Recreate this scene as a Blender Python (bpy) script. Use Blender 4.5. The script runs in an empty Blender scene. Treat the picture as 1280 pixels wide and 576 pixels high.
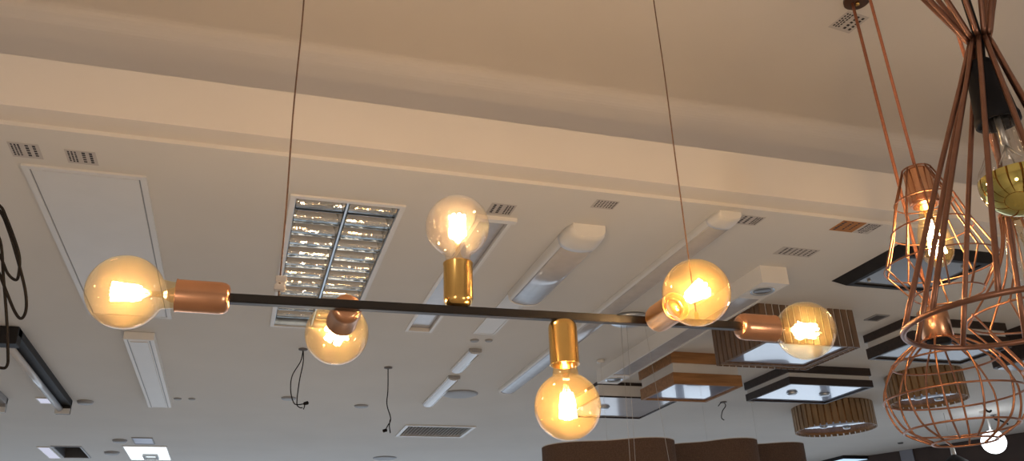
import bpy, bmesh, math, random
from mathutils import Vector, Matrix
random.seed(7)
C = bpy.context.scene.collection
PI = math.pi
ZC = 2.65            # lower ceiling height
ZR = 3.12            # raised ceiling height

# ------------------------------------------------------------------ materials
def new_mat(name):
    m = bpy.data.materials.new(name); m.use_nodes = True
    nt = m.node_tree; nt.nodes.clear()
    out = nt.nodes.new('ShaderNodeOutputMaterial')
    return m, nt, out

def pbr(name, col, rough=0.5, metal=0.0, noise=0.0, nscale=8.0, bump=0.0, spec=0.5, emis=None, estr=0.0, coat=0.0):
    m, nt, out = new_mat(name)
    b = nt.nodes.new('ShaderNodeBsdfPrincipled')
    b.inputs['Base Color'].default_value = (*col, 1)
    b.inputs['Roughness'].default_value = rough
    b.inputs['Metallic'].default_value = metal
    b.inputs['Specular IOR Level'].default_value = spec
    b.inputs['Coat Weight'].default_value = coat
    if emis:
        b.inputs['Emission Color'].default_value = (*emis, 1)
        b.inputs['Emission Strength'].default_value = estr
    if noise or bump:
        tc = nt.nodes.new('ShaderNodeTexCoord')
        n = nt.nodes.new('ShaderNodeTexNoise'); n.inputs['Scale'].default_value = nscale
        n.inputs['Detail'].default_value = 4
        nt.links.new(tc.outputs['Object'], n.inputs['Vector'])
        if noise:
            r = nt.nodes.new('ShaderNodeValToRGB')
            r.color_ramp.elements[0].position = 0.3; r.color_ramp.elements[1].position = 0.7
            r.color_ramp.elements[0].color = (*[c*(1-noise) for c in col], 1)
            r.color_ramp.elements[1].color = (*[min(1, c*(1+noise)) for c in col], 1)
            nt.links.new(n.outputs['Fac'], r.inputs['Fac'])
            nt.links.new(r.outputs['Color'], b.inputs['Base Color'])
        if bump:
            bp = nt.nodes.new('ShaderNodeBump'); bp.inputs['Strength'].default_value = bump
            bp.inputs['Distance'].default_value = 0.002
            nt.links.new(n.outputs['Fac'], bp.inputs['Height'])
            nt.links.new(bp.outputs['Normal'], b.inputs['Normal'])
    nt.links.new(b.outputs['BSDF'], out.inputs['Surface'])
    return m

def wood(name, c1, c2, scale=(6, 60, 60), rough=0.45):
    m, nt, out = new_mat(name)
    b = nt.nodes.new('ShaderNodeBsdfPrincipled'); b.inputs['Roughness'].default_value = rough
    tc = nt.nodes.new('ShaderNodeTexCoord')
    mp = nt.nodes.new('ShaderNodeMapping'); mp.inputs['Scale'].default_value = scale
    n = nt.nodes.new('ShaderNodeTexNoise'); n.inputs['Scale'].default_value = 1.0; n.inputs['Detail'].default_value = 6
    r = nt.nodes.new('ShaderNodeValToRGB')
    r.color_ramp.elements[0].position = 0.32; r.color_ramp.elements[1].position = 0.68
    r.color_ramp.elements[0].color = (*c1, 1); r.color_ramp.elements[1].color = (*c2, 1)
    nt.links.new(tc.outputs['Object'], mp.inputs['Vector']); nt.links.new(mp.outputs['Vector'], n.inputs['Vector'])
    nt.links.new(n.outputs['Fac'], r.inputs['Fac']); nt.links.new(r.outputs['Color'], b.inputs['Base Color'])
    nt.links.new(b.outputs['BSDF'], out.inputs['Surface'])
    return m

def thin_glass(name, tint, scatter=(1, .8, .5), sc=0.0, gloss=1.0, speck=0.0, rough=0.02, bloom_haze=0.0):
    """thin blown-glass shell: tinted see-through, fresnel gloss, a trace of scatter in the coating"""
    m, nt, out = new_mat(name)
    tr = nt.nodes.new('ShaderNodeBsdfTransparent'); tr.inputs['Color'].default_value = (*tint, 1)
    gl = nt.nodes.new('ShaderNodeBsdfGlossy'); gl.inputs['Roughness'].default_value = rough
    tl = nt.nodes.new('ShaderNodeBsdfTranslucent'); tl.inputs['Color'].default_value = (*scatter, 1)
    mx = nt.nodes.new('ShaderNodeMixShader'); mx.inputs['Fac'].default_value = sc
    nt.links.new(tr.outputs[0], mx.inputs[1]); nt.links.new(tl.outputs[0], mx.inputs[2])
    fr = nt.nodes.new('ShaderNodeLayerWeight'); fr.inputs['Blend'].default_value = .5
    pw = nt.nodes.new('ShaderNodeMath'); pw.operation = 'POWER'; pw.inputs[1].default_value = 4.0
    nt.links.new(fr.outputs['Facing'], pw.inputs[0])
    mu = nt.nodes.new('ShaderNodeMath'); mu.operation = 'MULTIPLY_ADD'; mu.inputs[1].default_value = .8*gloss; mu.inputs[2].default_value = .045*gloss
    nt.links.new(pw.outputs[0], mu.inputs[0])
    m2 = nt.nodes.new('ShaderNodeMixShader')
    nt.links.new(mu.outputs[0], m2.inputs['Fac']); nt.links.new(mx.outputs[0], m2.inputs[1]); nt.links.new(gl.outputs[0], m2.inputs[2])
    tc = nt.nodes.new('ShaderNodeTexCoord')
    n = nt.nodes.new('ShaderNodeTexNoise'); n.inputs['Scale'].default_value = 45; n.inputs['Detail'].default_value = 3
    nt.links.new(tc.outputs['Object'], n.inputs['Vector'])
    bp = nt.nodes.new('ShaderNodeBump'); bp.inputs['Strength'].default_value = 0.25; bp.inputs['Distance'].default_value = 0.002
    nt.links.new(n.outputs['Fac'], bp.inputs['Height']); nt.links.new(bp.outputs[0], gl.inputs['Normal'])
    if speck:                       # mottled coating: scatter varies over the glass
        mr = nt.nodes.new('ShaderNodeMapRange')
        mr.inputs['From Min'].default_value = .35; mr.inputs['From Max'].default_value = .7
        mr.inputs['To Min'].default_value = sc*(1-speck); mr.inputs['To Max'].default_value = sc*(1+speck)
        nt.links.new(n.outputs['Fac'], mr.inputs['Value']); nt.links.new(mr.outputs[0], mx.inputs['Fac'])
    nt.links.new(m2.outputs[0], out.inputs['Surface'])
    if bloom_haze:                        # thin scatter volume imitating camera bloom around the filaments
        vs = nt.nodes.new('ShaderNodeVolumeScatter'); vs.inputs['Color'].default_value = (*scatter, 1)
        vs.inputs['Density'].default_value = bloom_haze
        nt.links.new(vs.outputs[0], out.inputs['Volume'])
    return m

def emit(name, col, s):
    m, nt, out = new_mat(name)
    e = nt.nodes.new('ShaderNodeEmission'); e.inputs['Color'].default_value = (*col, 1); e.inputs['Strength'].default_value = s
    nt.links.new(e.outputs[0], out.inputs['Surface'])
    return m

M = dict(
    plaster=pbr('plaster', (.74, .72, .69), .85, noise=.025, nscale=2.5, bump=.05, spec=.2),
    plaster_raised=pbr('plaster_raised', (.74, .70, .66), .85, noise=.025, nscale=2.0, bump=.05, spec=.2),
    fascia=pbr('fascia', (.78, .74, .70), .8, noise=.02, nscale=3, spec=.2),
    floor=pbr('floor_tile', (.55, .52, .48), .35, noise=.05, nscale=3),
    wall=pbr('wall_paint', (.62, .59, .55), .8, noise=.03),
    dark_wall=pbr('dark_wall', (.05, .033, .03), .5, noise=.2, nscale=5),
    mullion=pbr('mullion', (.25, .27, .33), .4, metal=.3, noise=.05),
    black=pbr('black_metal', (.016, .014, .014), .6, noise=.2, nscale=30, spec=.25),
    bar=pbr('bar_metal', (.014, .011, .009), .36, noise=.2, nscale=30),
    cable=pbr('cable', (.16, .085, .05), .55, noise=.25, nscale=300),
    copper=pbr('copper', (.70, .36, .20), .26, metal=1, noise=.06, nscale=40),
    gold=pbr('gold', (.80, .50, .16), .20, metal=1, noise=.04, nscale=40),
    rose_gold=pbr('rose_gold', (.66, .34, .13), .36, metal=1, noise=.05, nscale=40),
    rod=pbr('copper_rod', (.40, .19, .11), .34, metal=.9, noise=.12, nscale=60),
    cord=pbr('copper_cord', (.42, .15, .075), .6, noise=.2, nscale=400, bump=.3),
    paper=pbr('paper', (.56, .53, .51), .8, noise=.03, nscale=60),
    ink=pbr('ink', (.03, .025, .03), .7, noise=.2, nscale=200),
    orange=pbr('orange_label', (.42, .17, .03), .7, noise=.08, nscale=40),
    white=pbr('white_enamel', (.80, .78, .75), .4, noise=.02, nscale=10),
    white2=pbr('white_plastic', (.72, .71, .69), .35, noise=.02, nscale=10),
    diffuser=pbr('opal_diffuser', (.73, .72, .70), .4, noise=.02, nscale=8),
    prism=pbr('prismatic_diffuser', (.50, .50, .53), .18, noise=.06, nscale=25, spec=.6),
    grey=pbr('grey_metal', (.32, .32, .33), .5, noise=.05),
    dgrey=pbr('dark_grey', (.10, .10, .105), .5, noise=.1),
    alu=pbr('polished_aluminium', (.60, .61, .60), .07, metal=1, noise=.05, nscale=22, bump=.9),
    alu2=pbr('brushed_aluminium', (.62, .65, .68), .28, metal=1, noise=.05, nscale=30),
    tube=pbr('fluorescent_tube', (.62, .64, .68), .15, noise=.02, nscale=10),
    paleglass=pbr('pale_glass_plate', (.66, .66, .70), .10, noise=.04, nscale=6, spec=.6),
    glassy=pbr('sky_tinted_glass_panel', (.42, .52, .74), .13, noise=.04, nscale=6, spec=.9, coat=1.0),  # blue base colour paints in the reflected skylight
    greyglass=pbr('grey_glass_panel', (.15, .15, .155), .16, noise=.05, nscale=6, spec=.35),
    wood=wood('oak_wood', (.26, .125, .045), (.42, .21, .08)),
    slat=wood('walnut_slat', (.115, .072, .045), (.22, .135, .08), (40, 40, 6)),
    slat2=wood('brown_slat', (.19, .115, .055), (.37, .23, .11), (40, 40, 6)),
    dwood=wood('dark_wood', (.022, .014, .012), (.045, .028, .022)),
    fabric=pbr('brown_fabric', (.135, .088, .066), .9, noise=.18, nscale=200, bump=.3, spec=.1),
    rim=pbr('shade_rim', (.62, .56, .50), .4, noise=.04),
    steel=pbr('steel_wire', (.62, .60, .57), .35, metal=.7, noise=.05),
    socket_black=pbr('black_socket', (.008, .008, .010), .6, noise=.2, nscale=50, spec=.2),
    rod_dark=pbr('dark_copper_rod', (.27, .135, .09), .36, metal=.9, noise=.12, nscale=60),
    cup=pbr('dark_copper_cup', (.07, .03, .018), .45, noise=.1),
    mirror=pbr('gold_mirror', (.62, .52, .16), .05, metal=1, noise=.1, nscale=14),
    rose=pbr('ceiling_rose', (.16, .15, .15), .6, noise=.1),
    wire=pbr('black_wire', (.012, .010, .010), .6, noise=.1, nscale=80, spec=.15),
    amber=thin_glass('amber_glass', (1, .90, .70), (1, .74, .36), .0045, .9, .5, bloom_haze=.5),
    honey=thin_glass('honey_glass', (1, .86, .60), (1, .68, .28), .010, .9, .4, bloom_haze=.75),
    clearish=thin_glass('pale_glass', (.98, .94, .88), (1, .82, .56), .003, .9, .5, bloom_haze=.45),
    clear=thin_glass('clear_glass', (.97, .96, .94), (1, .9, .8), .002, 1.0, .4),
    filament=emit('filament', (1, .68, .40), 370),
    filament_low=emit('filament_low', (1, .68, .36), 220),
    stem=thin_glass('stem_glass', (.98, .92, .8), (1, .75, .35), .02, 1.0),
    lit=emit('lit_panel', (.86, .96, 1.0), 1.6),
    lit2=emit('lit_spot', (.80, .82, 1.0), .75),
    globe=emit('globe_light', (.93, .97, 1.0), 5),
    screen=emit('lit_screen', (.50, .72, .95), 1.2),
    bluepanel=pbr('bluish_panel', (.42, .45, .60), .3, noise=.03),
)

# ------------------------------------------------------------------ mesh builder
class MB:
    def __init__(s): s.bm = bmesh.new()
    def box(s, x0, x1, y0, y1, z0, z1, bev=0.0):
        b = bmesh.new()
        bmesh.ops.create_cube(b, size=1)
        for v in b.verts:
            v.co = Vector(((x0+x1)/2+v.co.x*(x1-x0), (y0+y1)/2+v.co.y*(y1-y0), (z0+z1)/2+v.co.z*(z1-z0)))
        if bev: bmesh.ops.bevel(b, geom=b.edges[:], offset=bev, segments=2, affect='EDGES', profile=.5)
        s._add(b); return s
    def _add(s, b, smooth=False):
        me = bpy.data.meshes.new('tmp'); b.to_mesh(me); b.free()
        s.bm.from_mesh(me); bpy.data.meshes.remove(me)
    def prism(s, poly, axis, a0, a1):
        """poly in the two other axes, extruded along axis ('x','y','z')"""
        def P(p, a):
            if axis == 'x': return Vector((a, p[0], p[1]))
            if axis == 'y': return Vector((p[0], a, p[1]))
            return Vector((p[0], p[1], a))
        v0 = [s.bm.verts.new(P(p, a0)) for p in poly]; v1 = [s.bm.verts.new(P(p, a1)) for p in poly]
        n = len(poly)
        for i in range(n): s.bm.faces.new((v0[i], v0[(i+1) % n], v1[(i+1) % n], v1[i]))
        s.bm.faces.new(v0[::-1]); s.bm.faces.new(v1)
        return s
    def lathe(s, prof, origin=(0, 0, 0), axis=(0, 0, 1), seg=32, smooth=True):
        """prof: list of (radius, height) along axis"""
        ax = Vector(axis).normalized(); q = Vector((0, 0, 1)).rotation_difference(ax); o = Vector(origin)
        rings = []
        for r, h in prof:
            if r < 1e-6: rings.append([s.bm.verts.new(o+q @ Vector((0, 0, h)))])
            else: rings.append([s.bm.verts.new(o+q @ Vector((r*math.cos(2*PI*i/seg), r*math.sin(2*PI*i/seg), h))) for i in range(seg)])
        for a, b in zip(rings, rings[1:]):
            for i in range(seg):
                j = (i+1) % seg
                if len(a) == 1 and len(b) == 1: continue
                if len(a) == 1: f = (a[0], b[i], b[j])
                elif len(b) == 1: f = (a[i], b[0], a[j])
                else: f = (a[i], b[i], b[j], a[j])
                fc = s.bm.faces.new(f); fc.smooth = smooth
        return s
    def tube(s, pts, r, seg=8, closed=False, smooth_path=0):
        P = [Vector(p) for p in pts]
        if smooth_path: P = spline(P, smooth_path, closed)
        n = len(P); rings = []
        up = Vector((0, 0, 1)); prev = None
        for i in range(n):
            if closed: t = P[(i+1) % n]-P[i-1]
            else: t = P[min(i+1, n-1)]-P[max(i-1, 0)]
            t.normalize()
            if prev is None:
                a = t.cross(up)
                if a.length < 1e-3: a = t.cross(Vector((1, 0, 0)))
                a.normalize()
            else:
                a = prev-t*prev.dot(t); a.normalize()
            prev = a; b = t.cross(a)
            rings.append([s.bm.verts.new(P[i]+a*r*math.cos(2*PI*k/seg)+b*r*math.sin(2*PI*k/seg)) for k in range(seg)])
        m = n if closed else n-1
        for i in range(m):
            A = rings[i]; B = rings[(i+1) % n]
            for k in range(seg):
                f = s.bm.faces.new((A[k], A[(k+1) % seg], B[(k+1) % seg], B[k])); f.smooth = True
        if not closed:
            s.bm.faces.new(rings[0][::-1]); s.bm.faces.new(rings[-1])
        return s
    def ring(s, c, R, r, seg=48, tseg=8):
        c = Vector(c)
        return s.tube([c+Vector((R*math.cos(2*PI*i/seg), R*math.sin(2*PI*i/seg), 0)) for i in range(seg)], r, tseg, True)
    def rectring(s, x0, x1, y0, y1, t, z0, z1):
        s.box(x0, x1, y0, y0+t, z0, z1); s.box(x0, x1, y1-t, y1, z0, z1)
        s.box(x0, x0+t, y0+t, y1-t, z0, z1); s.box(x1-t, x1, y0+t, y1-t, z0, z1)
        return s
    def build(s, name, mat, parent=None, origin=None):
        o0 = Vector(origin) if origin else (Vector(parent_loc(parent)) if parent else Vector((0, 0, 0)))
        bmesh.ops.recalc_face_normals(s.bm, faces=s.bm.faces[:])
        for v in s.bm.verts: v.co -= o0
        me = bpy.data.meshes.new(name); s.bm.to_mesh(me); s.bm.free()
        me.materials.append(M[mat] if isinstance(mat, str) else mat)
        o = bpy.data.objects.new(name, me); C.objects.link(o)
        if parent: o.parent = parent; o.location = o0-Vector(parent_loc(parent))
        else: o.location = o0
        return o

def parent_loc(o):
    l = Vector((0, 0, 0))
    while o: l += o.location; o = o.parent
    return l

def spline(P, k, closed=False):
    out = []; n = len(P)
    rng = range(n) if closed else range(n-1)
    for i in rng:
        if closed: a, b, c, d = P[i-1], P[i], P[(i+1) % n], P[(i+2) % n]
        else: a, b, c, d = P[max(i-1, 0)], P[i], P[i+1], P[min(i+2, n-1)]
        for j in range(k):
            t = j/k
            out.append(.5*((2*b)+(c-a)*t+(2*a-5*b+4*c-d)*t*t+(3*b-a-3*c+d)*t**3))
    if not closed: out.append(P[-1])
    return out

def thing(name, label, cat, loc, group=None):
    o = bpy.data.objects.new(name, None); C.objects.link(o); o.empty_display_size = .05
    o.location = loc; o['label'] = label; o['category'] = cat
    if group: o['group'] = group
    return o
def tag(o, label, cat, group=None):
    o['label'] = label; o['category'] = cat
    if group: o['group'] = group
    return o
def struct(o): o['kind'] = 'structure'; return o

# ------------------------------------------------------------------ the room
XL, YF, YB = -3.0, -3.0, 8.5
XR = lambda y: 5.33+(6.06-y)*.462
holes = [(.082, .377, 2.137, 3.322),        # louvre luminaire
         (.622, .716, 2.158, 3.296),        # slim troffer
         (1.012, 1.438, 5.285, 5.625),      # air vent
         (-1.195, -1.03, 6.25, 6.71)]       # dark square recess
def slab_with_holes(x0, x1, y0, y1, z, holes, top):
    xs = sorted({x0, x1, *[h[0] for h in holes], *[h[1] for h in holes]})
    ys = sorted({y0, y1, *[h[2] for h in holes], *[h[3] for h in holes]})
    mb = MB(); bm = mb.bm; vd = {}
    def V(x, y, zz):
        k = (round(x, 5), round(y, 5), zz)
        if k not in vd: vd[k] = bm.verts.new((x, y, zz))
        return vd[k]
    inside = lambda x, y: any(h[0] < x < h[1] and h[2] < y < h[3] for h in holes)
    for xa, xb in zip(xs, xs[1:]):
        for ya, yb in zip(ys, ys[1:]):
            if not inside((xa+xb)/2, (ya+yb)/2):
                bm.faces.new((V(xa, ya, z), V(xa, yb, z), V(xb, yb, z), V(xb, ya, z)))
    bm.faces.new([bm.verts.new(p) for p in ((x0, y0, top), (x1, y0, top), (x1, y1, top), (x0, y1, top))])
    e = [(x0, y0), (x1, y0), (x1, y1), (x0, y1)]
    for i in range(4):
        a, b = e[i], e[(i+1) % 4]
        bm.faces.new([bm.verts.new(p) for p in ((*a, z), (*b, z), (*b, top), (*a, top))])
    for h in holes:                                       # walls of the openings
        e = [(h[0], h[2]), (h[1], h[2]), (h[1], h[3]), (h[0], h[3])]
        for i in range(4):
            a, b = e[i], e[(i+1) % 4]
            bm.faces.new([bm.verts.new(p) for p in ((*a, z), (*b, z), (*b, z+.075), (*a, z+.075))])
    return mb
Y0, Y1, Y2, YW = 1.9136, 1.843, 1.905, 2.10
o = slab_with_holes(XL, 9.8, Y0, YB, ZC, holes, ZC+.09).build('ceiling', 'plaster'); struct(o)
# cornice: soffit, fascia and lip of the cove
mb = MB(); mb.prism([(Y0, ZC+.011), (Y1, ZC+.012), (Y1, 2.796), (Y2, 2.796), (Y2, ZC+.09), (Y0, ZC+.09)], 'x', XL, 9.8)
struct(mb.build('trim_1', 'fascia'))
# raised ceiling with the cove wall and a soft corner
prof = [(YW, ZC+.09)]
R = .05
for i in range(9):
    a = i/8*PI/2
    prof.append((YW-R+R*math.cos(a), ZR-R+R*math.sin(a)))
prof += [(YF, ZR), (YF, ZR+.08), (YW+.06, ZR+.08), (YW+.06, ZC+.09)]
mb = MB(); mb.prism(prof, 'x', XL, 9.8)
o = mb.build('ceiling.001', 'plaster_raised'); struct(o)
struct(MB().box(XL, 9.8, YF, YB, -.06, 0).build('floor', 'floor'))
struct(MB().box(XL-.1, XL, YF, YB, 0, ZR+.08).build('wall_left', 'wall'))
struct(MB().box(XL, 9.8, YF-.1, YF, 0, ZR+.08).build('wall_front', 'wall'))
# back wall: piers and lintel of a glazed shop front
mb = MB(); xs = XL
mb.box(XL, 4.3, YB, YB+.15, 2.35, ZC+.09); mb.box(XL, 4.3, YB, YB+.15, 0, .12)
mb.box(XL, XL+.3, YB, YB+.15, .12, 2.35); mb.box(4.1, 4.3, YB, YB+.15, .12, 2.35)
struct(mb.build('wall_back', 'wall'))
mb = MB(); mb.rectring(-2.7, 4.1, YB+.04, YB+.09, .03, .12, .16)
for x in (-2.7, -1.0, .7, 2.4, 4.05): mb.box(x, x+.05, YB+.04, YB+.09, .12, 2.35)
struct(mb.build('window_1', 'mullion'))
# right side: dark header over a second glazed front, running askew
def right_pt(y, off=0.0): return Vector((XR(y)+off*.908, y+off*.419, 0))
mb = MB()
def rslab(y0, y1, z0, z1, t=.12, off=0.0):
    p = [right_pt(y0, off), right_pt(y1, off), right_pt(y1, off+t), right_pt(y0, off+t)]
    mb.prism([(v.x, v.y) for v in p], 'z', z0, z1)
rslab(-3.0, 8.5, 2.28, ZC); rslab(-3.0, 8.5, 0, .3); rslab(-3.0, 1.5, .3, 2.28); rslab(8.2, 8.5, .3, 2.28)
struct(mb.build('wall_right', 'dark_wall'))
mb = MB()
for y in (7.9, 6.4, 4.9, 3.4, 1.9): rslab(y, y+.06, .3, 2.28, .06, .02)
struct(mb.build('window_2', 'mullion'))
mb = MB(); rslab(5.80, 5.90, 2.28, ZC, .012, -.012)
struct(mb.build('trim_2', 'mullion'))

# ------------------------------------------------------------------ the six-bulb bar pendant
BY = 1.091
bar_z = lambda x: 1.9765+(x+.03)*.0110
pend = thing('bar_pendant_lamp', 'black bar pendant with six copper and gold sockets holding glowing globe bulbs, in the foreground', 'pendant lamp', (.36, BY, 1.981))
mb = MB()
h = .0062
for xa, xb in ((-.034, .765),):
    v = []
    for x in (xa, xb):
        for dy, dz in ((-h, -h), (h, -h), (h, h), (-h, h)): v.append(mb.bm.verts.new((x, BY+dy, bar_z(x)+dz)))
    for f in ((0, 1, 2, 3), (7, 6, 5, 4), (0, 4, 5, 1), (1, 5, 6, 2), (2, 6, 7, 3), (3, 7, 4, 0)): mb.bm.faces.new([v[i] for i in f])
bmesh.ops.bevel(mb.bm, geom=mb.bm.edges[:], offset=.001, segments=2, affect='EDGES')
mb.build('bar', 'bar', pend)
def rot_to(ax): return Vector((0, 0, 1)).rotation_difference(Vector(ax).normalized())
def bulb_socket(base, ax, metal, glass, RB=.0475, fil='filament'):
    base = Vector(base); ax = Vector(ax).normalized(); q = rot_to(ax)
    at = lambda x, y, z: base+q @ Vector((x, y, z))
    L, r = .066, .0213
    prof = [(0, 0), (r*.6, .0004), (r*.82, .0022), (r*.95, .0065), (r, .012), (r, L-.001), (r*1.03, L), (r*1.03, L+.0012), (r*.93, L+.0012), (r*.93, L-.012), (.0, L-.012)]
    so = MB().lathe(prof, base, ax, 40).build('socket', metal, pend)
    so['label'] = {'gold': 'polished gold socket', 'rose_gold': 'rose gold socket', 'copper': 'copper socket'}[metal]
    cz = .127
    nr = .0175
    gp = [(0, L-.0115), (nr, L-.011), (nr, L+.004), (nr*1.03, L+.009)]
    a0 = math.asin(min(.99, nr*1.12/RB)); N = 22
    for i in range(N+1):
        a = PI-a0-(PI-a0)*i/N
        gp.append((max(0, RB*math.sin(a)), cz+RB*math.cos(a)))
    gl = MB().lathe(gp, base, ax, 48).build('bulb', glass, pend)
    # glass stem with flare, support wire and the upright filaments
    sp = [(.0105, L-.011), (.0100, L+.006), (.0045, L+.016), (.0034, L+.028), (.0042, L+.032), (0, L+.034)]
    MB().lathe(sp, base, ax, 20).build('stem', 'stem', gl)
    MB().lathe([(.0165, L-.012), (.0165, L-.006), (.0135, L-.003), (.0135, L-.012)], base, ax, 24).build('cap', 'gold', gl)
    fm = MB(); n = 8
    for i in range(n):
        a = 2*PI*i/n
        fm.tube([at(.0070*math.cos(a), .0070*math.sin(a), cz-.018), at(.0110*math.cos(a), .0110*math.sin(a), cz+.016)], .0023, 6)
    fm.build('filament', fil, gl)
    wm = MB()
    for i in range(n):
        a = 2*PI*i/n
        wm.tube([at(.002*math.cos(a), .002*math.sin(a), L+.030), at(.0070*math.cos(a), .0070*math.sin(a), cz-.0175)], .0004, 5)
    wm.tube([at(0, 0, L+.03), at(0, 0, cz+.019)], .0006, 5)
    wm.build('support_wire', 'steel', gl)
    return gl
bulb_socket((-.031, BY, bar_z(-.031)), (-1, 0, 0), 'copper', 'amber')
bulb_socket((.123, BY+h, bar_z(.123)), (0, 1, 0), 'copper', 'amber')
bulb_socket((.279, BY, bar_z(.279)+h), (0, 0, 1), 'gold', 'clearish')
bulb_socket((.437, BY, bar_z(.437)-h), (0, 0, -1), 'gold', 'honey')
bulb_socket((.588, BY-h, bar_z(.588)), (0, -1, 0), 'rose_gold', 'honey')
bulb_socket((.737, BY, bar_z(.737)), (1, 0, 0), 'copper', 'amber')
for k, x in enumerate((.030, .665)):
    pts = []
    z0 = bar_z(x)+h-.002
    for i in range(60):
        t = i/59
        z = z0+(ZR-z0)*t
        pts.append((x+.0016*math.sin(t*19+k)*(1-t)*t*3, BY+.001*math.sin(t*23), z))
    cb = MB().tube(pts, .0012, 6).build('cable', 'cable', pend)
    MB().lathe([(0, 0), (.032, 0), (.032, .018), (.028, .022), (0, .022)], (x, BY, ZR-.0225), (0, 0, 1), 32).build('ceiling_cup', 'black', cb)
    if k == 0:
        cl = MB().box(x-.007, x+.008, BY-.006, BY+.006, 1.992, 2.001, .002).box(x-.006, x+.009, BY-.006, BY+.006, 2.004, 2.013, .002)
        cl.build('cable_clip', 'rim', cb)
    else:
        MB().lathe([(.0035, 0), (.0035, .012), (.002, .014)], (x, BY, bar_z(x)+h), (0, 0, 1), 12).build('cable_grip', 'gold', cb)

# ------------------------------------------------------------------ paper price labels stuck to the ceilings
def sticker(x0, x1, y0, y1, z, label, flip=False, kind='price', rot=0.0):
    cx, cy = (x0+x1)/2, (y0+y1)/2
    t = thing('ceiling_price_label', label, 'label', (cx, cy, z), 'printed paper labels on the ceiling')
    w, l = (x1-x0), (y1-y0)
    MB().box(cx-w/2, cx+w/2, cy-l/2, cy+l/2, z-.0009, z).build('paper', 'paper', t)
    mb = MB(); rnd = random.Random(label)
    def row(u0, u1, n, gap):
        """one printed line: a row of little marks running along y"""
        v = -.40*l
        for i in range(n):
            ln = (.80*l/n)*(1-gap)*rnd.uniform(.75, 1.05)
            a, b = (u0, u1) if not flip else (-u1, -u0)
            mb.box(cx+a*w, cx+b*w, cy+v, cy+v+ln, z-.0013, z-.0009)
            v += .80*l/n
    if kind == 'price':
        row(-.42, -.36, 6, .25); row(-.31, -.25, 7, .25); row(-.20, -.14, 6, .25)
        row(.04, .15, 5, .3); row(.28, .38, 5, .3)
    elif kind == 'dense':
        for k in range(7): row(-.44+k*.13, -.44+k*.13+rnd.uniform(.035, .07), rnd.choice((4, 5, 6)), .35)
    mb.build('print', 'ink', t)
    if rot: t.rotation_euler = (0, 0, rot)
    return t
sticker(-.603, -.535, 1.995, 2.070, ZC, 'white paper price label at the far left end of the ceiling edge, leftmost of all')
sticker(-.480, -.410, 2.003, 2.073, ZC, 'white paper price label just above the wide flush panel, second from the left')
sticker(.628, .704, 2.050, 2.122, ZC, 'paper price label right of the upward-pointing bulb, at the head of the slim recessed strip', True)
sticker(.918, .990, 1.958, 2.013, ZC, 'densely printed paper label above the short rounded batten light', True, 'dense')
sticker(1.402, 1.482, 1.954, 2.018, ZC, 'paper price label beside the head of the long thin ceiling batten', True)
sticker(1.676, 1.822, 2.146, 2.212, ZC, 'wide densely printed paper label in front of the white box light', True, 'dense')
sticker(1.555, 1.638, 1.525, 1.605, ZR, 'paper label on the raised ceiling behind the two copper cords', False, 'price', .12)
t = thing('ceiling_price_label', 'half orange half white label at the cornice edge, near the copper cage lamp', 'label', (1.815, 1.955, ZC), 'printed paper labels on the ceiling')
a = MB().box(1.740, 1.828, 1.918, 1.992, ZC-.0009, ZC).build('orange_half', 'orange', t); a['label'] = 'orange half with dark lettering'
b = MB().box(1.832, 1.890, 1.918, 1.992, ZC-.0009, ZC).build('paper', 'paper', t); b['label'] = 'white half with small black print'
mb = MB(); rnd = random.Random(3)
for u, w_, n in ((1.748, .010, 6), (1.778, .006, 5), (1.802, .005, 5)):
    for i in range(n): mb.box(u, u+w_, 1.924+i*.011, 1.924+i*.011+rnd.uniform(.005, .009), ZC-.0013, ZC-.0009)
mb.build('print', 'ink', a); mb = MB()
for u, w_, n in ((1.838, .007, 6), (1.851, .004, 7), (1.860, .004, 7), (1.869, .004, 6), (1.879, .006, 4)):
    for i in range(n): mb.box(u, u+w_, 1.922+i*.010, 1.922+i*.010+rnd.uniform(.005, .008), ZC-.0013, ZC-.0009)
mb.build('print', 'ink', b)

# ------------------------------------------------------------------ ceiling lights, left to right
t = thing('flush_panel_light', 'wide white flush ceiling panel, unlit, behind the leftmost glowing bulb', 'ceiling light', (-.445, 2.70, ZC))
MB().rectring(-.593, -.300, 2.105, 3.310, .016, ZC-.006, ZC).build('frame', 'diffuser', t)
MB().rectring(-.577, -.316, 2.121, 3.294, .004, ZC-.0035, ZC).build('groove', 'grey', t)
MB().box(-.573, -.320, 2.125, 3.290, ZC-.0055, ZC).build('diffuser', 'diffuser', t)

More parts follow.
